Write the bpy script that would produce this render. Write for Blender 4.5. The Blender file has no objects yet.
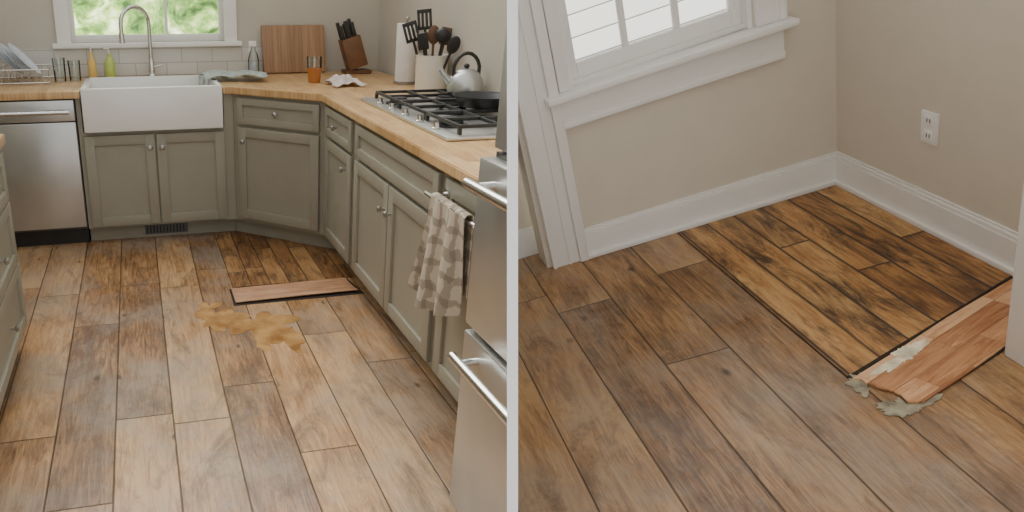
import bpy, bmesh, math, random
from mathutils import Vector, Matrix
random.seed(7)
scene=bpy.context.scene
# ---------------------------------------------------------------- camera frame / room placement
YAW,PIT,H=.221,.358,1.434
C=Vector((0,0,H))
cr=Vector((math.cos(YAW),-math.sin(YAW),0))
cf=Vector((math.sin(YAW)*math.cos(PIT),math.cos(YAW)*math.cos(PIT),-math.sin(PIT)))
cu=cr.cross(cf)
F=710.0
Rr=Matrix(((.9438,-.0101,-.3305),(.3005,.4429,.8447),(-.1378,.8965,-.4211)))
tt=Vector((2.2435,.3127,2.9619))
Bs=Matrix((cr,cu,cf)).transposed()
M3=(Bs@Rr)
q=M3.to_quaternion()
M2=Matrix.Translation(C+Bs@tt)@q.to_matrix().to_4x4()
PN=(cr-.2993*cf).normalized()      # normal of dividing wall
PD=(cr*.2993+cf).normalized()
HT=.0093*cr.dot(PN)

# ---------------------------------------------------------------- materials
def newmat(name):
    m=bpy.data.materials.new(name); m.use_nodes=True
    nt=m.node_tree; return m,nt,nt.nodes['Principled BSDF']
def rgb(c): return (c[0],c[1],c[2],1)
def N(nt,t,**k):
    n=nt.nodes.new(t)
    for a,v in k.items(): setattr(n,a,v)
    return n
def mth(nt,op,a,b=None,c=None):
    n=N(nt,'ShaderNodeMath',operation=op)
    for i,v in enumerate((a,b,c)):
        if v is None: continue
        if isinstance(v,(int,float)): n.inputs[i].default_value=v
        else: nt.links.new(v,n.inputs[i])
    return n.outputs[0]
def mixc(nt,f,a,b,bt='MIX'):
    n=N(nt,'ShaderNodeMix',data_type='RGBA',blend_type=bt)
    for s,v in ((n.inputs[0],f),(n.inputs[6],a),(n.inputs[7],b)):
        if isinstance(v,(int,float)): s.default_value=v
        elif isinstance(v,tuple): s.default_value=rgb(v)
        else: nt.links.new(v,s)
    return n.outputs[2]
def ramp(nt,f,stops):
    n=N(nt,'ShaderNodeValToRGB'); e=n.color_ramp.elements
    while len(e)<len(stops): e.new(.5)
    for el,(p,c) in zip(e,stops):
        el.position=p; el.color=rgb(c) if isinstance(c,tuple) else (c,c,c,1)
    nt.links.new(f,n.inputs[0]); return n.outputs[0]
def mat(name,col,rough=.5,metal=0,var=.08,scale=8,bump=0,bscale=60,**kw):
    m,nt,b=newmat(name)
    tc=N(nt,'ShaderNodeTexCoord'); no=N(nt,'ShaderNodeTexNoise'); no.inputs['Scale'].default_value=scale; no.inputs['Detail'].default_value=4
    nt.links.new(tc.outputs['Object'],no.inputs['Vector'])
    d=tuple(max(0,x*(1-var)) for x in col); l=tuple(min(1,x*(1+var)) for x in col)
    c=ramp(nt,no.outputs['Fac'],[(.3,d),(.7,l)])
    nt.links.new(c,b.inputs['Base Color'])
    b.inputs['Roughness'].default_value=rough; b.inputs['Metallic'].default_value=metal
    if bump:
        n2=N(nt,'ShaderNodeTexNoise'); n2.inputs['Scale'].default_value=bscale
        nt.links.new(tc.outputs['Object'],n2.inputs['Vector'])
        bp=N(nt,'ShaderNodeBump'); bp.inputs['Strength'].default_value=bump; bp.inputs['Distance'].default_value=.01
        nt.links.new(n2.outputs['Fac'],bp.inputs['Height']); nt.links.new(bp.outputs[0],b.inputs['Normal'])
    for k,v in kw.items(): b.inputs[k.replace('_',' ')].default_value=v
    return m
def planks(name,w,L,dark,mid,light,stain=0.0,stcol=(.05,.025,.012),gap=.012,gapcol=(.03,.018,.01),x0=0,rough=.33,rot=0,knots=.6,vari=.35,gs=1.0,stlo=.5,sths=.62,sty=2.2,stx=6,weather=0.0,bstr=.4):
    m,nt,b=newmat(name); lk=nt.links.new
    tc=N(nt,'ShaderNodeTexCoord'); mp=N(nt,'ShaderNodeMapping'); mp.inputs['Rotation'].default_value=(0,0,rot); mp.inputs['Location'].default_value=(-x0,0,0)
    lk(tc.outputs['Object'],mp.inputs['Vector'])
    s=N(nt,'ShaderNodeSeparateXYZ'); lk(mp.outputs[0],s.inputs[0]); x,y,z=s.outputs
    xs=mth(nt,'DIVIDE',x,w); row=mth(nt,'FLOOR',xs)
    wn=N(nt,'ShaderNodeTexWhiteNoise',noise_dimensions='1D'); lk(row,wn.inputs['W'])
    ys=mth(nt,'ADD',mth(nt,'DIVIDE',y,L),mth(nt,'MULTIPLY',wn.outputs['Value'],7.3)); idx=mth(nt,'FLOOR',ys)
    cb=N(nt,'ShaderNodeCombineXYZ'); lk(row,cb.inputs[0]); lk(idx,cb.inputs[1])
    w2=N(nt,'ShaderNodeTexWhiteNoise',noise_dimensions='3D'); lk(cb.outputs[0],w2.inputs['Vector']); rv=w2.outputs['Value']
    off=mth(nt,'MULTIPLY',rv,37.0)
    g=N(nt,'ShaderNodeCombineXYZ'); lk(mth(nt,'ADD',mth(nt,'MULTIPLY',x,30*gs),off),g.inputs[0]); lk(mth(nt,'ADD',mth(nt,'MULTIPLY',y,2.6*gs),off),g.inputs[1])
    n1=N(nt,'ShaderNodeTexNoise'); n1.inputs['Scale'].default_value=1.6; n1.inputs['Detail'].default_value=9; n1.inputs['Roughness'].default_value=.74; n1.inputs['Distortion'].default_value=1.6
    lk(g.outputs[0],n1.inputs['Vector'])
    g2=N(nt,'ShaderNodeCombineXYZ'); lk(mth(nt,'ADD',mth(nt,'MULTIPLY',x,6*gs),off),g2.inputs[0]); lk(mth(nt,'ADD',mth(nt,'MULTIPLY',y,2.4*gs),off),g2.inputs[1])
    n2=N(nt,'ShaderNodeTexNoise'); n2.inputs['Scale'].default_value=1.3; n2.inputs['Detail'].default_value=4; lk(g2.outputs[0],n2.inputs['Vector'])
    f=mth(nt,'ADD',mth(nt,'MULTIPLY',n1.outputs['Fac'],.68),mth(nt,'MULTIPLY',n2.outputs['Fac'],.32))
    f=mth(nt,'ADD',f,mth(nt,'MULTIPLY',mth(nt,'SUBTRACT',rv,.5),vari*.3))
    c=ramp(nt,f,[(.36,dark),(.5,mid),(.62,light)])
    if weather:
        nw=N(nt,'ShaderNodeTexNoise'); nw.inputs['Scale'].default_value=1.5; nw.inputs['Detail'].default_value=8; nw.inputs['Roughness'].default_value=.7; lk(tc.outputs['Object'],nw.inputs['Vector'])
        c=mixc(nt,mth(nt,'MULTIPLY',ramp(nt,nw.outputs['Fac'],[(.44,0.0),(.58,1.0)]),weather),c,(.32,.26,.2))
    vo=N(nt,'ShaderNodeTexVoronoi'); vo.inputs['Scale'].default_value=1.0
    g3=N(nt,'ShaderNodeCombineXYZ'); lk(mth(nt,'MULTIPLY',x,7),g3.inputs[0]); lk(mth(nt,'ADD',mth(nt,'MULTIPLY',y,4),off),g3.inputs[1]); lk(g3.outputs[0],vo.inputs['Vector'])
    k=ramp(nt,mth(nt,'ADD',vo.outputs['Distance'],mth(nt,'MULTIPLY',n1.outputs['Fac'],.2)),[(.13,1.0),(.21,0.0)])
    c=mixc(nt,mth(nt,'MULTIPLY',k,knots),c,tuple(v*.3 for v in dark))
    if stain:
        g4=N(nt,'ShaderNodeCombineXYZ'); lk(mth(nt,'ADD',mth(nt,'MULTIPLY',x,stx),off),g4.inputs[0]); lk(mth(nt,'MULTIPLY',y,sty),g4.inputs[1])
        n4=N(nt,'ShaderNodeTexNoise'); n4.inputs['Scale'].default_value=1.1; n4.inputs['Detail'].default_value=10; n4.inputs['Roughness'].default_value=.75; n4.inputs['Distortion'].default_value=.9; lk(g4.outputs[0],n4.inputs['Vector'])
        c=mixc(nt,mth(nt,'MULTIPLY',ramp(nt,n4.outputs['Fac'],[(stlo,0.0),(sths,1.0)]),stain),c,stcol)
    fx=mth(nt,'FRACT',xs); ex=mth(nt,'MULTIPLY',mth(nt,'MINIMUM',fx,mth(nt,'SUBTRACT',1.0,fx)),w)
    fy=mth(nt,'FRACT',ys); ey=mth(nt,'MULTIPLY',mth(nt,'MINIMUM',fy,mth(nt,'SUBTRACT',1.0,fy)),L)
    e=mth(nt,'MINIMUM',ex,ey)
    gm=N(nt,'ShaderNodeMapRange'); gm.inputs['From Min'].default_value=gap*.1; gm.inputs['From Max'].default_value=gap*.3; gm.inputs['To Min'].default_value=1; gm.inputs['To Max'].default_value=0
    lk(e,gm.inputs[0])
    c=mixc(nt,mth(nt,'MULTIPLY',gm.outputs[0],.85),c,gapcol)
    lk(c,b.inputs['Base Color'])
    lk(mth(nt,'ADD',rough-.08,mth(nt,'MULTIPLY',n2.outputs['Fac'],.2)),b.inputs['Roughness'])
    bp=N(nt,'ShaderNodeBump'); bp.inputs['Strength'].default_value=bstr; bp.inputs['Distance'].default_value=.004
    lk(mth(nt,'SUBTRACT',mth(nt,'MULTIPLY',n1.outputs['Fac'],.6),mth(nt,'MULTIPLY',gm.outputs[0],1.0)),bp.inputs['Height']); lk(bp.outputs[0],b.inputs['Normal'])
    return m
m_floor=planks('oak_planks',.2,1.25,(.15,.07,.026),(.41,.215,.086),(.58,.36,.175),gap=.012,x0=.035,rough=.3,stain=.7,stcol=(.095,.048,.022),stlo=.5,sths=.66,knots=.85,weather=.6,vari=.75,bstr=.5)
m_floor2=planks('oak_planks_b',.21,1.45,(.125,.058,.022),(.35,.185,.075),(.49,.3,.14),gap=.012,x0=-.66,rough=.29,stain=.6,stcol=(.08,.04,.019),stlo=.5,sths=.66,knots=.85,weather=.55,vari=.6,bstr=.5)
m_worn=planks('worn_planks',.11,2.5,(.15,.06,.018),(.44,.21,.066),(.6,.35,.14),stain=.95,stcol=(.045,.021,.01),stlo=.462,sths=.605,sty=1.8,stx=8,gap=.02,rough=.38,vari=.6,bstr=.6)
m_worn2=planks('worn_planks_b',.1,1.2,(.12,.05,.018),(.31,.15,.055),(.45,.25,.1),stain=.9,stlo=.48,gap=.014,rough=.34,vari=.6)
m_lam=planks('laminate_strip',.062,.26,(.34,.13,.05),(.54,.26,.115),(.74,.44,.24),gap=.004,gapcol=(.25,.11,.05),knots=0,rough=.32,rot=math.radians(69),vari=1.8)
m_red=planks('replaced_board',.2,1.4,(.3,.13,.065),(.5,.27,.15),(.62,.38,.23),gap=.004,knots=.1,rough=.32,rot=math.radians(90))
m_butcher=planks('butcher_block',.045,.5,(.4,.22,.085),(.58,.36,.16),(.7,.47,.24),gap=.003,knots=.1,rough=.3,gs=1.5,gapcol=(.25,.13,.06))
m_board=planks('cutting_board_wood',.05,2,(.2,.1,.045),(.31,.17,.08),(.4,.23,.12),gap=.002,knots=0,rough=.5,gapcol=(.15,.07,.03))
m_block=mat('walnut',(.17,.08,.035),.45,var=.2,scale=12)
m_wall=mat('wall_paint_warm_grey',(.53,.485,.405),.85,var=.02,bump=.05,bscale=200)
m_wall2=mat('wall_paint_beige',(.69,.62,.51),.85,var=.02,bump=.05,bscale=200)
m_trim=mat('white_trim_paint',(.87,.845,.79),.4,var=.02)
m_post=mat('bright_white_paint',(.97,.97,.96),.5,var=.005)
m_cab=mat('sage_cabinet_paint',(.32,.3,.235),.42,var=.03)
m_steel=mat('brushed_stainless',(.55,.555,.535),.3,metal=.8,var=.06)
m_steeld=mat('dark_steel',(.12,.12,.12),.4,metal=.6)
m_lapsh=mat('painted_lap_shadow',(.45,.44,.4),.8)  # grey for the shade under siding laps, painted on thin strips
m_chrome=mat('chrome',(.7,.7,.68),.18,metal=1,var=.01)
m_nickel=mat('brushed_nickel',(.42,.4,.37),.3,metal=.9)
m_white=mat('fireclay_white',(.84,.83,.79),.15,var=.01)
m_black=mat('black_iron',(.02,.02,.02),.45,var=.2)
m_blk2=mat('black_nylon',(.025,.022,.02),.4,var=.1)
m_spoon=mat('spoon_wood',(.16,.07,.03),.5,var=.2)
m_paper=mat('paper_towel',(.85,.83,.79),.9,bump=.3,bscale=120)
m_ceram=mat('cream_ceramic',(.82,.79,.71),.3,var=.03)
m_green=mat('dish_soap',(.45,.55,.12),.2,var=.05)
m_yel=mat('hand_soap',(.75,.5,.15),.2,var=.05)
m_rag=mat('rag_cotton',(.66,.57,.52),.95,var=.15,scale=30,bump=.5,bscale=80)
m_dt=mat('dish_towel_sage',(.42,.47,.42),.95,var=.25,scale=30,bump=.4,bscale=90)
m_plate=mat('plate_glaze',(.68,.75,.82),.2,var=.03)
m_dark=mat('dark_gap',(.03,.02,.013),.9)
m_under=mat('torn_underlay',(.32,.28,.19),.9,var=.45,scale=30,bump=.6,bscale=60)
m_cream=mat('torn_backing',(.74,.64,.45),.9,var=.3,scale=30,bump=.4)
m_outlet=mat('outlet_plastic',(.88,.86,.82),.35,var=.01)
m_tea=mat('amber_tea',(.42,.15,.035),.1,var=.05)
def glassm(name,tint=(1,1,1),fac=.12,rough=.03):
    m,nt,b=newmat(name); t=N(nt,'ShaderNodeBsdfTransparent'); t.inputs[0].default_value=rgb(tint)
    g=N(nt,'ShaderNodeBsdfGlossy'); g.inputs['Roughness'].default_value=rough
    fr=N(nt,'ShaderNodeFresnel'); fr.inputs[0].default_value=1.3
    mx=N(nt,'ShaderNodeMixShader'); nt.links.new(mth(nt,'ADD',fr.outputs[0],fac*.3),mx.inputs[0]); nt.links.new(t.outputs[0],mx.inputs[1]); nt.links.new(g.outputs[0],mx.inputs[2])
    nt.links.new(mx.outputs[0],nt.nodes['Material Output'].inputs[0]); return m
m_glass=glassm('clear_glass',(.93,.95,.94),.3); m_pane=glassm('window_glass',(.97,.98,.98),.05)
m_tile,nt,b=newmat('subway_tile'); tc=N(nt,'ShaderNodeTexCoord'); mp=N(nt,'ShaderNodeMapping'); mp.inputs['Rotation'].default_value=(math.radians(90),0,0)
br=N(nt,'ShaderNodeTexBrick'); br.inputs['Scale'].default_value=1; br.inputs['Brick Width'].default_value=.2; br.inputs['Row Height'].default_value=.09; br.inputs['Mortar Size'].default_value=.003
br.inputs['Color1'].default_value=(.6,.58,.53,1); br.inputs['Color2'].default_value=(.66,.64,.58,1); br.inputs['Mortar'].default_value=(.42,.41,.37,1)
nt.links.new(tc.outputs['Object'],mp.inputs[0]); nt.links.new(mp.outputs[0],br.inputs['Vector']); nt.links.new(br.outputs[0],b.inputs['Base Color']); b.inputs['Roughness'].default_value=.2
m_towel,nt,b=newmat('checked_towel'); tc=N(nt,'ShaderNodeTexCoord'); s=N(nt,'ShaderNodeSeparateXYZ'); nt.links.new(tc.outputs['Object'],s.inputs[0])
no=N(nt,'ShaderNodeTexNoise'); no.inputs['Scale'].default_value=16; no.inputs['Detail'].default_value=3; nt.links.new(tc.outputs['Object'],no.inputs[0])
def st(v,fr,w): return mth(nt,'LESS_THAN',mth(nt,'FRACT',mth(nt,'ADD',mth(nt,'MULTIPLY',v,fr),mth(nt,'MULTIPLY',no.outputs[0],1.1))),w)
c=mixc(nt,mth(nt,'MULTIPLY',st(s.outputs[1],17,.3),.55),(.5,.43,.33),(.17,.14,.1))
c=mixc(nt,mth(nt,'MULTIPLY',st(s.outputs[2],14,.3),.55),c,(.17,.14,.1))
nt.links.new(c,b.inputs['Base Color']); b.inputs['Roughness'].default_value=.95
m_fol,nt,b=newmat('glowing_foliage'); tc=N(nt,'ShaderNodeTexCoord'); n1=N(nt,'ShaderNodeTexNoise'); n1.inputs['Scale'].default_value=3.2; n1.inputs['Detail'].default_value=7; n1.inputs['Roughness'].default_value=.65
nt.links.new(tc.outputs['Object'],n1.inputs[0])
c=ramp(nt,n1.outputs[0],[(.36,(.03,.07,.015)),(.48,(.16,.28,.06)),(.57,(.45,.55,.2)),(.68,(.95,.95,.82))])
nt.links.new(c,b.inputs['Base Color']); nt.links.new(c,b.inputs['Emission Color']); b.inputs['Emission Strength'].default_value=3.4; b.inputs['Roughness'].default_value=1  # foliage glows: emission stands in for daylight and lights the room
m_siding=mat('glowing_white_siding',(.8,.79,.73),.7,var=.02)
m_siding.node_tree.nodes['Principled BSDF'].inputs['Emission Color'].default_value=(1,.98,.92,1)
m_siding.node_tree.nodes['Principled BSDF'].inputs['Emission Strength'].default_value=1.3  # siding glows, its outdoor brightness put in as emission
m_spill,nt,b=newmat('amber_spill'); b.inputs['Roughness'].default_value=.14
tc=N(nt,'ShaderNodeTexCoord'); n1=N(nt,'ShaderNodeTexNoise'); n1.inputs['Scale'].default_value=10; n1.inputs['Detail'].default_value=7; nt.links.new(tc.outputs['Object'],n1.inputs[0])
nt.links.new(ramp(nt,n1.outputs[0],[(.35,(.28,.13,.04)),(.65,(.55,.32,.12))]),b.inputs['Base Color'])

# ---------------------------------------------------------------- mesh builder
class B:
    def __init__(s,name,room=1,T=None):
        s.name=name; s.bm=bmesh.new(); s.mats=[]; s.room=room; s.T=T or Matrix.Identity(4)
    def add(s,t,m,T=None):
        if m not in s.mats: s.mats.append(m)
        i=s.mats.index(m)
        for f in t.faces: f.material_index=i
        bmesh.ops.recalc_face_normals(t,faces=t.faces)
        t.transform(s.T@(T or Matrix.Identity(4)))
        me=bpy.data.meshes.new('t'); t.to_mesh(me); t.free(); s.bm.from_mesh(me); bpy.data.meshes.remove(me)
    def box(s,x0,x1,y0,y1,z0,z1,m,bev=0,T=None):
        t=bmesh.new(); bmesh.ops.create_cube(t,size=1)
        for v in t.verts: v.co=Vector(((x0+x1)/2+v.co.x*(x1-x0),(y0+y1)/2+v.co.y*(y1-y0),(z0+z1)/2+v.co.z*(z1-z0)))
        if bev: bmesh.ops.bevel(t,geom=t.edges[:],offset=bev,segments=2,affect='EDGES',profile=.6)
        s.add(t,m,T)
    def prism(s,pts,z0,z1,m,bev=0,T=None):
        t=bmesh.new(); f=t.faces.new([t.verts.new((p[0],p[1],z0)) for p in pts])
        r=bmesh.ops.extrude_face_region(t,geom=[f])
        for v in r['geom']:
            if isinstance(v,bmesh.types.BMVert): v.co.z=z1
        if bev: bmesh.ops.bevel(t,geom=t.edges[:],offset=bev,segments=2,affect='EDGES')
        s.add(t,m,T)
    def lathe(s,c,prof,m,seg=28,T=None):
        t=bmesh.new(); rings=[]
        for r,z in prof:
            if r<1e-5: rings.append([t.verts.new((c[0],c[1],c[2]+z))])
            else: rings.append([t.verts.new((c[0]+r*math.cos(a*2*math.pi/seg),c[1]+r*math.sin(a*2*math.pi/seg),c[2]+z)) for a in range(seg)])
        for A,Bq in zip(rings,rings[1:]):
            for i in range(seg):
                j=(i+1)%seg
                if len(A)==1 and len(Bq)>1: t.faces.new((A[0],Bq[i],Bq[j]))
                elif len(Bq)==1 and len(A)>1: t.faces.new((A[i],A[j],Bq[0]))
                elif len(A)>1: t.faces.new((A[i],A[j],Bq[j],Bq[i]))
        s.add(t,m,T)
    def tube(s,pts,r,m,seg=12,T=None,caps=True):
        pts=[Vector(p) for p in pts]; rs=r if isinstance(r,(list,tuple)) else [r]*len(pts)
        t=bmesh.new(); rings=[]; prev=None
        for i,p in enumerate(pts):
            d=(pts[min(i+1,len(pts)-1)]-pts[max(i-1,0)]).normalized()
            if prev is None:
                a=Vector((0,0,1)) if abs(d.z)<.9 else Vector((1,0,0)); n=d.cross(a).normalized()
            else: n=(prev-d*prev.dot(d)).normalized()
            prev=n; k=d.cross(n)
            rings.append([t.verts.new(p+rs[i]*(n*math.cos(a*2*math.pi/seg)+k*math.sin(a*2*math.pi/seg))) for a in range(seg)])
        for A,Bq in zip(rings,rings[1:]):
            for i in range(seg): j=(i+1)%seg; t.faces.new((A[i],A[j],Bq[j],Bq[i]))
        if caps: t.faces.new(rings[0]); t.faces.new(rings[-1])
        s.add(t,m,T)
    def ell(s,c,r,m,T=None,seg=20):
        t=bmesh.new(); bmesh.ops.create_uvsphere(t,u_segments=seg,v_segments=seg//2,radius=1)
        for v in t.verts: v.co=Vector((c[0]+v.co.x*r[0],c[1]+v.co.y*r[1],c[2]+v.co.z*r[2]))
        s.add(t,m,T)
    def sheet(s,fn,nu,nv,m,th=.004,T=None):
        t=bmesh.new(); g=[[t.verts.new(fn(i/nu,j/nv)) for j in range(nv+1)] for i in range(nu+1)]
        for i in range(nu):
            for j in range(nv): t.faces.new((g[i][j],g[i+1][j],g[i+1][j+1],g[i][j+1]))
        bmesh.ops.recalc_face_normals(t,faces=t.faces)
        bmesh.ops.solidify(t,geom=t.faces[:],thickness=th)
        s.add(t,m,T)
    def done(s,clip=True):
        M=M2 if s.room==2 else Matrix.Identity(4)
        if clip and s.room in(1,2):
            sg=-1 if s.room==1 else 1
            co=C+PN*HT*sg; no=-PN*sg
            Mi=M.inverted(); lco=Mi@co; lno=(Mi.to_3x3()@no).normalized()
            if any((v.co-lco).dot(lno)>1e-5 for v in s.bm.verts):
                r=bmesh.ops.bisect_plane(s.bm,geom=s.bm.verts[:]+s.bm.edges[:]+s.bm.faces[:],plane_co=lco,plane_no=lno,clear_outer=True)
                ed=[e for e in r['geom_cut'] if isinstance(e,bmesh.types.BMEdge)]
                try: bmesh.ops.holes_fill(s.bm,edges=ed)
                except Exception: pass
        if not s.bm.verts: return None
        me=bpy.data.meshes.new(s.name)
        s.bm.to_mesh(me); s.bm.free()
        for m in s.mats: me.materials.append(m)
        for p in me.polygons: p.use_smooth=True
        me.set_sharp_from_angle(angle=math.radians(32))
        o=bpy.data.objects.new(s.name,me); scene.collection.objects.link(o); o.matrix_world=M
        return o
def frame(o,ax,up=(0,0,1)):
    ax=Vector(ax).normalized(); up=Vector(up); y=up.cross(ax)
    return Matrix(((ax.x,y.x,up.x,o[0]),(ax.y,y.y,up.y,o[1]),(ax.z,y.z,up.z,o[2]),(0,0,0,1)))
def shaker(b,T,x0,x1,z0,z1,st=.055,m=None):
    m=m or m_cab
    b.box(x0,x1,-.01,.0,z0,z1,m,0,T)
    for q in ((x0,x0+st,z0,z1),(x1-st,x1,z0,z1),(x0+st,x1-st,z0,z0+st),(x0+st,x1-st,z1-st,z1)):
        b.box(q[0],q[1],-.022,-.006,q[2],q[3],m,.002,T)
def knob(b,T,x,z):
    b.lathe((0,0,0),[(.006,0),(.006,.015),(.014,.02),(.015,.026),(.01,.031),(0,.032)],m_nickel,16,T@Matrix.Translation((x,-.022,z))@Matrix.Rotation(math.radians(90),4,'X'))

b_,a_,W,XR=4.205,1.0,4.9,1.66
# ---------------------------------------------------------------- left room shell
o=B('floor'); o.box(-1.3,XR+.1,-.8,W+.1,-.1,0,m_floor); o.done()
o=B('wall_back')
o.box(-1.3,-.40,W,W+.12,0,2.5,m_wall); o.box(.60,XR+.1,W,W+.12,0,2.5,m_wall); o.box(-.40,.60,W,W+.12,0,1.12,m_wall); o.box(-.40,.60,W,W+.12,2.1,2.5,m_wall); o.done()
o=B('wall_right'); o.box(XR,XR+.1,-.8,W,0,2.5,m_wall); o.done()
o=B('wall_left'); o.box(-1.3,-1.2,-.8,W,0,2.5,m_wall); o.done()
o=B('backsplash_tile'); o.box(-1.2,.84,W-.012,W-.001,.912,1.088,m_tile); o.done()
o=B('window_1')
for q in ((-.47,-.385,1.12,2.2),(.585,.67,1.12,2.2),(-.47,.67,2.1,2.2)): o.box(q[0],q[1],W-.025,W,q[2],q[3],m_trim,.004)
o.box(-.50,.70,W-.05,W+.02,1.09,1.12,m_trim,.006)
for q in ((-.40,-.36,1.12,2.1),(.56,.60,1.12,2.1),(-.36,.56,1.12,1.165),(-.36,.56,2.06,2.1)): o.box(q[0],q[1],W+.03,W+.08,q[2],q[3],m_trim,.003)
o.box(.205,.225,W+.04,W+.07,1.165,2.06,m_trim); o.box(-.36,.56,W+.04,W+.07,1.58,1.6,m_trim)
o.box(-.36,.56,W+.053,W+.057,1.165,2.06,m_pane); o.done()
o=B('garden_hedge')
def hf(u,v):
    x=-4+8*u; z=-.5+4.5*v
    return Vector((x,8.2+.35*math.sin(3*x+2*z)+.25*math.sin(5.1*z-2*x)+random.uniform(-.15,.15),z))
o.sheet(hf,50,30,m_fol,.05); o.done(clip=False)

# ---------------------------------------------------------------- cabinets, counter
T0=frame((0,b_,0),(1,0,0))
o=B('sink_base_cabinet')
o.box(-.345,.54,b_,W-.015,.1,.675,m_cab); o.box(.485,.54,b_,W-.015,.675,.87,m_cab); o.box(-.345,-.32,b_,W-.015,.675,.87,m_cab)
o.box(-.345,.54,b_+.07,b_+.2,0.001,.1,m_cab)
shaker(o,T0,-.32,.075,.115,.655); shaker(o,T0,.085,.48,.115,.655); knob(o,T0,.045,.58); knob(o,T0,.115,.58)
o.box(-.02,.24,b_+.062,b_+.07,.02,.085,m_steeld)
for i in range(12): o.box(-.01+i*.02,-.002+i*.02,b_+.056,b_+.063,.03,.075,m_black)
o.done()
XC=XR-.015
o=B('corner_cabinet')
poly=[(.542,4.205),(1.0,3.777),(XC,3.777),(XC,W-.015),(.542,W-.015)]
o.prism(poly,.1,.87,m_cab)
o.prism([(.5425,4.275),(1.07,3.8),(1.2,3.8),(1.2,4.4),(.5425,4.4)],0.001,.1,m_cab)
L_=math.hypot(.458,.428); TD=frame((.542,4.205,0),(.458,-.428,0))
shaker(o,TD,.04,L_-.04,.70,.85,.04); shaker(o,TD,.04,L_-.04,.125,.68); knob(o,TD,L_/2,.775); knob(o,TD,.085,.6); o.done()
TR=frame((a_,0,0),(0,-1,0))
def rcab(name,y0,y1,parts,kn=()):
    o=B(name); o.box(a_,XC,y0,y1,.1,.87,m_cab); o.box(a_+.07,a_+.2,y0,y1,0.001,.1,m_cab)
    for p in parts: shaker(o,TR,-p[1],-p[0],p[2],p[3],p[4])
    for k in kn: knob(o,TR,-k[0],k[1])
    return o
rcab('base_cabinet',3.208,3.775,[(3.25,3.74,.70,.85,.04),(3.25,3.74,.125,.68,.055)],[(3.495,.775),(3.32,.6)]).done()
rcab('cooktop_base_cabinet',2.172,3.206,[(2.2,3.18,.70,.85,.045),(2.695,3.18,.125,.68,.055),(2.2,2.685,.125,.68,.055)],[(2.73,.57),(2.65,.57)]).done()
rcab('base_cabinet',1.56,2.169,[(1.6,2.14,.125,.85,.055)]).done()
o=B('drawer_base_cabinet'); XL=-.55
o.box(-1.19,XL,1.4,2.93,.1,.87,m_cab); o.box(-1.19,XL-.07,1.4,2.9,0.001,.1,m_cab)
TL=frame((XL,0,0),(0,1,0))
for y0 in (1.45,2.2):
    for z0,z1 in ((.125,.39),(.40,.65),(.66,.85)):
        shaker(o,TL,y0,y0+.7,z0,z1,.045); knob(o,TL,y0+.35,(z0+z1)/2)
o.box(-1.19,XL+.03,1.4,2.95,.871,.91,m_butcher,.004); o.done()
o=B('countertop')
o.box(-1.19,-.315,b_-.035,W-.015,.871,.91,m_butcher,.004)
o.box(-.315,.48,W-.17,W-.015,.871,.91,m_butcher)
o.prism([(.48,b_-.035),(.527,b_-.035),(a_-.035,3.765),(a_-.035,1.56),(XC,1.56),(XC,W-.015),(.48,W-.015)],.871,.91,m_butcher,.004); o.done()
o=B('dishwasher'); o.box(-.95,-.352,b_+.02,W-.05,.1,.865,m_steeld); o.box(-.948,-.354,b_-.02,b_+.02,.12,.74,m_steel,.006); o.box(-.948,-.354,b_-.02,b_+.02,.745,.862,m_steel,.006)
o.tube([(-.92,b_-.06,.80),(-.38,b_-.06,.80)],.012,m_chrome)
for x in (-.9,-.4): o.tube([(x,b_-.02,.80),(x,b_-.06,.80)],.008,m_chrome)
o.box(-.948,-.354,b_+.05,b_+.1,0.001,.1,m_black); o.done()
o=B('farmhouse_sink'); x0,x1,y0,y1=-.31,.475,b_-.06,W-.175
o.box(x0,x1,y0,y0+.045,.68,.925,m_white,.012); o.box(x0,x1,y1-.03,y1,.69,.925,m_white,.008); o.box(x0,x0+.03,y0+.02,y1,.69,.925,m_white,.008); o.box(x1-.03,x1,y0+.02,y1,.69,.925,m_white,.008); o.box(x0+.01,x1-.01,y0+.02,y1-.01,.69,.72,m_white); o.lathe((.08,4.45,.72),[(0,0.004),(.04,.004),(.045,0)],m_steel); o.done()
o=B('kitchen_faucet'); fx,fy=.1,W-.1
o.lathe((fx,fy,.911),[(.0,0),(.03,0),(.03,.01),(.02,.02),(.02,.09),(.014,.1),(.014,.12)],m_chrome)
pts=[(fx,fy,1.0),(fx,fy,1.24)]+[(fx-.085*(1-math.cos(a)),fy-.06*(1-math.cos(a)),1.24+.1*math.sin(a)) for a in [i*math.pi/10 for i in range(1,11)]]
pts+=[(fx-.17,fy-.12,1.19)]; o.tube(pts,.013,m_chrome,14); o.tube([pts[-1],(fx-.17,fy-.12,1.13)],[.017,.019],m_chrome,14)
o.tube([(fx,fy,.97),(fx+.07,fy-.01,.985)],.007,m_chrome); o.done()
o=B('gas_cooktop'); x0,x1,y0,y1=1.1,1.58,2.42,3.5
o.box(x0,x1,y0,y1,.911,.925,m_steel,.005)
for (cx,cy,r) in ((1.22,2.66,.05),(1.46,2.66,.045),(1.22,3.26,.045),(1.46,3.26,.05),(1.36,2.96,.06)):
    o.lathe((cx,cy,.925),[(r+.02,0),(r+.02,.006),(r,.008),(r,.02),(r*.8,.024),(r*.8,.03),(0,.031)],m_black,20)
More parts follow.
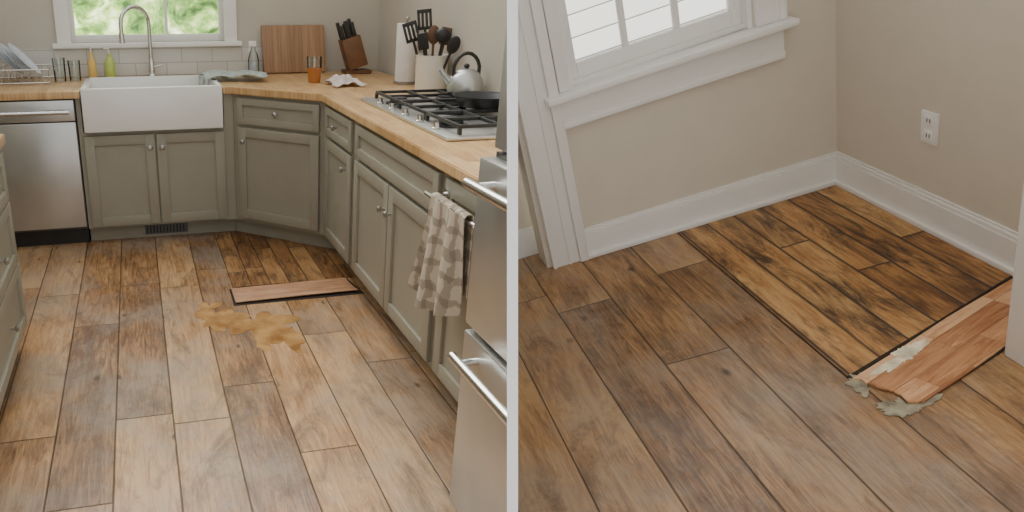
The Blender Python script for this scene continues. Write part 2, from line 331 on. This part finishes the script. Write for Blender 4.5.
for k in range(3):
    ya=y0+.05+k*.333; yb=ya+.315
    for xx in (x0+.07,x0+.23,x1-.09,x1-.02): o.box(xx-.006,xx+.006,ya,yb,.948,.962,m_black,.002)
    for yy in (ya,(ya+yb)/2,yb): o.box(x0+.065,x1-.015,yy-.006,yy+.006,.948,.962,m_black,.002)
    for xx in (x0+.07,x1-.02):
        for yy in (ya,yb): o.box(xx-.007,xx+.007,yy-.007,yy+.007,.925,.95,m_black)
for k in range(5): o.lathe((x0+.03,2.6+k*.17,.925),[(.018,0),(.018,.006),(.014,.008),(.013,.026),(0,.027)],m_chrome,18)
o.done()
kx,ky,kz=1.56,3.27,.9625
o=B('tea_kettle'); o.lathe((kx,ky,kz),[(0,0),(.076,0),(.087,.012),(.088,.035),(.08,.07),(.06,.1),(.04,.112),(.038,.116),(.0,.122)],m_steel,32)
o.ell((kx,ky,kz+.13),(.014,.014,.012),m_blk2); o.tube([(kx-.07,ky+.02,kz+.05),(kx-.105,ky+.03,kz+.09),(kx-.12,ky+.033,kz+.115)],[.02,.014,.012],m_steel)
o.tube([(kx-.065,ky+.0,kz+.085)]+[(kx-.07*math.cos(a),ky,kz+.1+.09*math.sin(a)) for a in [i*math.pi/10 for i in range(1,10)]]+[(kx+.065,ky,kz+.085)],.009,m_blk2); o.done()
o=B('frying_pan'); px,py=1.46,2.88; o.lathe((px,py,.9625),[(0,0),(.1,0),(.125,.045),(.13,.047),(.121,.04),(.098,.006),(0,.005)],m_black,32)
o.tube([(px+.04,py-.115,1.0),(px+.09,py-.26,1.03)],[.009,.012],m_black); o.done()
qx,qy=1.56,3.70
o=B('utensil_crock'); o.lathe((qx,qy,.911),[(0,0),(.08,0),(.084,.01),(.086,.19),(.09,.2),(.084,.2),(.08,.19),(.08,.012),(0,.012)],m_ceram,36)
def utensil(dx,dy,h,kind,m):
    p0=Vector((qx+dx*.25,qy+dy*.3,.93)); p1=Vector((qx+dx,qy+dy,.911+h)); o.tube([p0,p1],[.006,.007],m)
    d=(p1-p0).normalized(); T=Matrix.Translation(p1)@Vector((0,0,1)).rotation_difference(d).to_matrix().to_4x4()@Matrix.Rotation(math.radians(-15),4,'Z')
    if kind=='spoon': o.ell((0,0,.04),(.033,.01,.05),m,T)
    elif kind=='spat':
        for i in range(4): o.box(-.038+i*.021,-.024+i*.021,-.003,.003,.0,.09,m,.001,T)
        o.box(-.038,.039,-.003,.003,.08,.1,m,.001,T); o.box(-.038,.039,-.003,.003,-.005,.012,m,.001,T)
    elif kind=='ladle': o.ell((0,.01,.03),(.045,.03,.04),m,T)
    else: o.box(-.028,.028,-.004,.004,0,.09,m,.003,T)
utensil(-.10,.03,.27,'spat',m_blk2); utensil(-.03,.05,.33,'spat',m_blk2); utensil(.03,-.05,.27,'ladle',m_blk2); utensil(.01,.02,.26,'spoon',m_spoon)
utensil(.06,-.0,.25,'turner',m_spoon); utensil(-.07,-.05,.23,'turner',m_blk2); utensil(.055,-.11,.22,'spoon',m_blk2); o.done()
o=B('paper_towel_roll'); o.lathe((1.57,4.12,.911),[(0,0),(.07,0),(.07,.012),(0,.012)],m_nickel); o.lathe((1.57,4.12,.924),[(.018,0),(.058,0),(.06,.01),(.06,.32),(.058,.33),(.018,.33)],m_paper,32); o.tube([(1.57,4.12,.92),(1.57,4.12,1.275)],.007,m_nickel); o.ell((1.57,4.12,1.28),(.013,.013,.013),m_nickel); o.done()
o=B('knife_block'); T=Matrix.Translation((1.44,4.70,.95))@Matrix.Rotation(math.radians(-18),4,'Y')
o.prism([(1.36,4.66),(1.54,4.66),(1.54,4.78),(1.36,4.78)],.911,.935,m_block,.004)
o.box(-.055,.075,-.05,.06,-.0,.2,m_block,.006,T)
for i in range(3):
    for j in range(2): o.box(-.045+i*.04,-.022+i*.04,-.03+j*.05,-.01+j*.05,.2,.29+.02*((i+j)%2),m_blk2,.004,T)
o.done()
o=B('cutting_board'); T=Matrix.Translation((.83,W-.11,.918))@Matrix.Rotation(math.radians(-14),4,'X'); o.box(0,.43,0,.022,0,.31,m_board,.008,T)
o.done()
o=B('soap_bottle'); o.lathe((-.16,W-.09,.911),[(0,0),(.03,0),(.032,.01),(.032,.09),(.02,.12),(.011,.13),(.011,.15),(0,.15)],m_green); o.tube([(-.16,W-.09,1.05),(-.16,W-.09,1.09),(-.19,W-.1,1.09)],.005,m_trim); o.done()
o=B('soap_bottle'); o.lathe((-.27,W-.08,.911),[(0,0),(.024,0),(.026,.01),(.026,.1),(.012,.13),(.012,.16),(0,.16)],m_yel); o.tube([(-.27,W-.08,1.06),(-.27,W-.08,1.11),(-.30,W-.09,1.11)],.005,m_trim); o.done()
o=B('spray_bottle'); sx,sy=.76,W-.12; o.lathe((sx,sy,.911),[(0,0),(.034,0),(.036,.01),(.036,.1),(.028,.13),(.013,.16),(.013,.18)],m_glass); o.lathe((sx,sy,.915),[(0,0),(.03,0),(.03,.07),(0,.07)],m_plate); o.box(sx-.03,sx+.02,sy-.012,sy+.012,1.09,1.125,m_trim,.005); o.tube([(sx-.02,sy,1.09),(sx-.035,sy,1.06)],.004,m_trim); o.done()
o=B('glass_of_tea'); gx,gy=1.05,4.28; o.lathe((gx,gy,.911),[(.0445,.088),(.046,.15),(.0445,.15),(.043,.088)],m_glass,32); o.lathe((gx,gy,.911),[(0,0),(.036,0),(.0445,.088),(0,.088)],m_tea,32); o.done()
def rag(name,cx,cy,wx,wy,h,m,seed):
    rnd=random.Random(seed); ph=[rnd.uniform(0,6) for _ in range(6)]
    def fn(u,v):
        x=(u-.5)*2;y=(v-.5)*2; r=min(1,math.hypot(x,y)/1.2)
        z=h*(1-r**2)*(.6+.3*math.sin(5*x+ph[0]+3*y)+.2*math.sin(7*y+ph[1]-2*x))+.008+.006*math.sin(9*x+ph[2])
        return Vector((cx+wx*x*(1+.15*math.sin(4*y+ph[3])),cy+wy*y*(1+.15*math.sin(4*x+ph[4])),.912+max(.002,z)))
    o=B(name); o.sheet(fn,24,24,m,.004); o.done()
rag('cleaning_rag',1.19,4.11,.09,.1,.055,m_rag,5)
o=B('dish_towel')
o.sheet(lambda u,v:Vector((.40+.38*u,4.38+.26*v+.03*math.sin(5*u),.931+.018*abs(math.sin(7*u+3*v))+.012*math.sin(11*v+2*u)**2)),26,20,m_dt,.006)
o.sheet(lambda u,v:Vector((.39+.012*math.sin(8*v),4.40+.2*v,.945-.13*u)),10,16,m_dt,.006); o.done()
o=B('dish_rack'); rx0,rx1,ry0,ry1=-.88,-.50,4.5,4.82
for z in (.925,1.0):
    o.tube([(rx0,ry0,z),(rx1,ry0,z),(rx1,ry1,z),(rx0,ry1,z),(rx0,ry0,z)],.004,m_chrome,8)
for i in range(11):
    x=rx0+(rx1-rx0)*i/10; o.tube([(x,ry0,1.0),(x,ry0,.925),(x,ry1,.925),(x,ry1,1.0)],.0025,m_chrome,6)
for x in (rx0,rx1):
    for y in (ry0,ry1): o.tube([(x,y,.911),(x,y,1.0)],.005,m_chrome,8)
for k in range(3):
    T=Matrix.Translation((-.76+k*.05,4.66,1.04))@Matrix.Rotation(math.radians(48),4,'Y'); o.lathe((0,0,0),[(0,0),(.07,0),(.12,.015),(.122,.018),(.07,.006),(0,.006)],m_plate,32,T)
o.done()
for (x,y,h) in ((-.455,4.66,.14),(-.37,4.70,.12)):
    o=B('drinking_glass'); o.lathe((x,y,.911),[(0,0),(.034,0),(.038,h),(.036,h),(.032,.006),(0,.006)],m_glass,24); o.done()
BZ=.80
o=B('towel_bar'); o.tube([(.915,2.15,BZ),(.915,1.78,BZ)],.008,m_chrome)
for y in (2.12,1.80): o.tube([(.976,y,BZ),(.915,y,BZ)],.007,m_chrome); o.lathe((0,0,0),[(0,0),(.02,0),(.02,.006),(0,.006)],m_chrome,16,Matrix.Translation((.977,y,BZ))@Matrix.Rotation(math.radians(-90),4,'Y'))
o.done()
def tw(u,v):
    y=1.82+.25*u+(.07*v*(u-.1)); z=BZ+.014-(.31+.05*math.sin(u*2.6))*v
    fold=.018*math.sin(u*15+v*2)*(.3+v)
    return Vector((.900-.012*v+fold-.02*v*math.sin(3*u),y,z))
o=B('kitchen_towel'); o.sheet(tw,40,24,m_towel,.004); o.sheet(lambda u,v:Vector((.930+.005*math.sin(15*u)*v,1.82+.25*u,BZ+.014-.26*v)),30,14,m_towel,.004); o.sheet(lambda u,v:Vector((.9155-.0145*math.cos(v*math.pi),1.82+.25*u,BZ+.013+.010*math.sin(v*math.pi))),20,8,m_towel,.003); o.done()
o=B('refrigerator'); fx0=.79
o.box(fx0+.045,1.5,.75,1.55,.001,1.07,m_steeld); o.box(.85,1.5,.75,1.55,1.07,1.8,m_steeld)
for z0,z1 in ((.05,.60),(.62,1.06)): o.box(fx0,fx0+.045,.752,1.548,z0,z1,m_steel,.008)
o.box(.826,.85,.752,1.548,1.08,1.8,m_steel,.006)
for z in (.55,1.01):
    o.tube([(fx0-.05,1.50,z),(fx0-.05,.8,z)],.013,m_chrome)
    for y in (1.46,.84): o.tube([(fx0,y,z),(fx0-.05,y,z)],.01,m_chrome)
o.done()
# buckled, slightly cupped board set in a dark gap
o=B('replaced_floor_board')
o.sheet(lambda u,v:Vector((.388+.625*u-.02*v*u,3.152+.168*v+.01*u,.0055+.006*(2*v-1)**2*(.4+.6*u)+.002*math.sin(3.1*u))),24,10,m_red,.004)
o.prism([(.376,3.134),(1.04,3.138),(1.01,3.35),(.38,3.34)],0.0005,.0015,m_dark); o.done()
o=B('worn_floor_planks'); o.prism([(.4,3.36),(1.05,3.36),(1.05,3.80),(.54,4.26),(.4,4.26)],0.0005,.003,m_worn2); o.done()
def blob(o,cx,cy,rx,ry,z0,z1,m,seed,n=60,rough=.3,rot=0,jag=0):
    rnd=random.Random(seed); ph=[(rnd.uniform(0,6.28),rnd.uniform(.3,1)) for _ in range(9)]
    pts=[]
    for i in range(n):
        a=i*2*math.pi/n; k=1+rough*sum(w*math.sin((j+2)*a+p)/(1+.35*j) for j,(p,w) in enumerate(ph))/1.6+rnd.uniform(-jag,jag)
        x=rx*k*math.cos(a); y=ry*k*math.sin(a); pts.append((cx+x*math.cos(rot)-y*math.sin(rot),cy+x*math.sin(rot)+y*math.cos(rot)))
    o.prism(pts,z0,z1,m)
o=B('water_spill'); blob(o,.45,2.91,.16,.13,.0003,.0012,m_spill,14,rough=.6,rot=-.6,jag=.04); blob(o,.27,3.02,.075,.13,.0003,.0011,m_spill,9,rough=.6,jag=.05); blob(o,.55,2.77,.075,.12,.0003,.001,m_spill,12,rough=.5,jag=.05); blob(o,.29,3.16,.03,.03,.0003,.001,m_spill,2); blob(o,.36,2.98,.09,.06,.0003,.0013,m_spill,5,rough=.5); blob(o,.45,2.74,.03,.1,.0003,.0009,m_spill,15,rough=.5); o.done()

# ---------------------------------------------------------------- white divider between the two rooms
o=B('wall_divider',room=0)  # partition wall slab, added to part the two rooms
def P(d,side,v):
    base=C+(cr*.2993+cf)*1.2+PD*d+cr*(.0093*side); k=(v-base.z)/cu.z; return base+cu*k
vs=[]; t=bmesh.new()
for side in (-1,1): vs.append([t.verts.new(P(d,side,z)) for d,z in ((0,-.5),(0,2.5),(3.2,2.5),(3.2,-.5))])
t.faces.new(vs[0]); t.faces.new(vs[1][::-1])
for i in range(4): j=(i+1)%4; t.faces.new((vs[0][i],vs[1][i],vs[1][j],vs[0][j]))
o.add(t,m_post); o.done(clip=False)

# ---------------------------------------------------------------- right room
o=B('floor',2); o.box(-3.4,.1,-3.0,.3,-.1,0,m_floor2); o.done()
o=B('wall_window_side',2)
wx0,wx1,wz0,wz1=-.99,-.30,.76,2.0
o.box(-1.22,wx0,0,.12,0,2.4,m_wall2); o.box(wx1,.1,0,.12,0,2.4,m_wall2); o.box(wx0,wx1,0,.12,0,wz0,m_wall2); o.box(wx0,wx1,0,.12,wz1,2.4,m_wall2); o.done()
o=B('wall_outlet_side',2); o.box(0,.1,-3.0,0,0,2.4,m_wall2); o.done()
o=B('wall_recess',2); o.box(-3.4,-1.2,.16,.26,0,2.4,m_wall2); o.done()
o=B('baseboard_window_side',2)
o.box(-1.05,0,-.016,0,0,.115,m_trim); o.box(-1.05,0,-.012,0,.115,.13,m_trim,.003); o.box(-1.05,0,-.007,0,.13,.14,m_trim,.002); o.box(-1.05,0,-.03,-.015,0,.022,m_trim,.006); o.done()
o=B('baseboard_outlet_side',2)
o.box(-.016,0,-3,-.016,0,.115,m_trim); o.box(-.012,0,-3,-.012,.115,.13,m_trim,.003); o.box(-.007,0,-3,-.007,.13,.14,m_trim,.002); o.box(-.03,-.015,-3,-.03,0,.022,m_trim,.006); o.done()
o=B('baseboard_recess',2); o.box(-3.4,-1.2,.145,.16,0,.14,m_trim,.003); o.done()
o=B('trim_door_casing',2)
o.box(-1.20,-1.045,-.02,0.13,0,2.2,m_trim,.003); o.box(-1.085,-1.045,-.034,-.02,0,2.2,m_trim,.006); o.box(-1.20,-1.185,-.03,-.02,0,2.2,m_trim,.004); o.box(-1.13,-1.12,-.025,-.02,0,2.2,m_trim,.002); o.done()
o=B('window_2',2)
o.box(-1.10,-.17,-.07,.03,.735,.76,m_trim,.006)
o.box(-1.06,-.20,-.022,0,.635,.735,m_trim,.004); o.box(-1.06,-.20,-.03,0,.61,.64,m_trim,.006); o.box(-1.06,-.20,-.034,0,.72,.735,m_trim,.004)
for q in ((-1.04,wx0-.005),(wx1+.005,-.19)): o.box(q[0],q[1],-.025,0,.76,2.1,m_trim,.005)
o.box(wx1+.085,-.19,-.034,-.02,.76,2.1,m_trim,.005)
o.box(wx0,wx0+.015,0,.12,.76,2.0,m_trim); o.box(wx1-.015,wx1,0,.12,.76,2.0,m_trim); o.box(wx0,wx1,.02,.12,.74,.775,m_trim)
g0,g1=wx0+.015,wx1-.015
for q in ((g0,g0+.035,.775,1.5),(g1-.035,g1,.775,1.5),(g0+.035,g1-.035,.775,.835),(g0+.035,g1-.035,1.45,1.5)): o.box(q[0],q[1],.04,.075,q[2],q[3],m_trim,.003)
for k in (1,2):
    xm=g0+.035+(g1-g0-.07)*k/3; o.box(xm-.01,xm+.01,.045,.07,.835,1.45,m_trim,.002)
o.box(g0+.035,g1-.035,.045,.07,1.14,1.16,m_trim,.002)
o.box(g0+.035,g1-.035,.056,.06,.835,1.45,m_pane); o.done()
o=B('wall_outlet',2); o.box(-.006,0,-.495,-.425,.325,.44,m_outlet,.003)
for z in (.355,.41):
    o.box(-.009,-.005,-.477,-.443,z-.018,z+.018,m_outlet,.003)
    for y in (-.467,-.455): o.box(-.0098,-.0088,y-.0015,y+.0015,z-.006,z+.008,m_black)
o.done()
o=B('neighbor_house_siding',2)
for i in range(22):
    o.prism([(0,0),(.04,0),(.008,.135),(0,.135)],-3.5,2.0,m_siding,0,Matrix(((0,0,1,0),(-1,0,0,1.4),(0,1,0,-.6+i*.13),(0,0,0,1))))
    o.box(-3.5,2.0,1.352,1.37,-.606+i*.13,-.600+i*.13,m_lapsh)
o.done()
o=B('trim_door_jamb',2); o.box(-.30,-.031,-1.5,-1.13,0.0,2.1,m_trim,.006); o.done()
o=B('worn_floor_planks',2); o.prism([(-.67,-1.06),(-.03,-.83),(-.03,-.03),(-.67,-.03)],0.0005,.003,m_worn)
o.prism([(-.674,-1.07),(-.67,-1.06),(-.67,-.03),(-.672,-.03)],0.0005,.0035,m_dark)
o.prism([(-.67,-1.073),(-.4,-.974),(-.2,-.899),(-.03,-.838),(-.03,-.83),(-.2,-.892),(-.4,-.966),(-.67,-1.06)],0.0005,.0035,m_dark); o.done()
o=B('laminate_patch',2)
rnd=random.Random(31)
edge=[(-.655+.06*i/9+rnd.uniform(-.014,.014),-1.075-.15*i/9+rnd.uniform(-.006,.006)) for i in range(10)]
o.prism([(-.03,-.848),(-.3,-.94),(-.5,-1.018)]+edge+[(-.42,-1.165),(-.2,-1.075),(-.03,-.99)],.004,.010,m_lam)
blob(o,-.65,-1.10,.035,.04,.0005,.004,m_under,3,rough=.7,jag=.18); blob(o,-.62,-1.22,.05,.04,.0005,.0035,m_under,8,rough=.7,jag=.18)
blob(o,-.50,-1.045,.07,.026,.0105,.012,m_cream,21,rough=.7,rot=.36,jag=.18)
o.prism([(-.6,-1.232),(-.2,-1.084),(-.03,-1.0),(-.03,-.985),(-.2,-1.07),(-.6,-1.22)],.0005,.003,m_dark); o.done()

# ---------------------------------------------------------------- lighting, world, camera
w=bpy.data.worlds.new('sky'); scene.world=w; w.use_nodes=True; bg=w.node_tree.nodes['Background']; bg.inputs[0].default_value=(.97,.985,1,1); bg.inputs[1].default_value=1.25
sl=bpy.data.lights.new('hazy_sun','SUN'); sl.energy=3.6; sl.angle=math.radians(50); sl.color=(1,.965,.9)
so=bpy.data.objects.new('hazy_sun',sl); scene.collection.objects.link(so)
so.rotation_euler=Vector((.25,-.75,-.9)).to_track_quat('-Z','Y').to_euler(); so.location=(-1,8,8)
cam=bpy.data.cameras.new('camera'); co=bpy.data.objects.new('camera',cam); scene.collection.objects.link(co)
co.matrix_world=Matrix.Translation(C)@Matrix((cr,cu,-cf)).transposed().to_4x4()
cam.sensor_width=36; cam.lens=F/1024*36; cam.shift_x=(512-300)/1024; cam.clip_start=.05
scene.camera=co
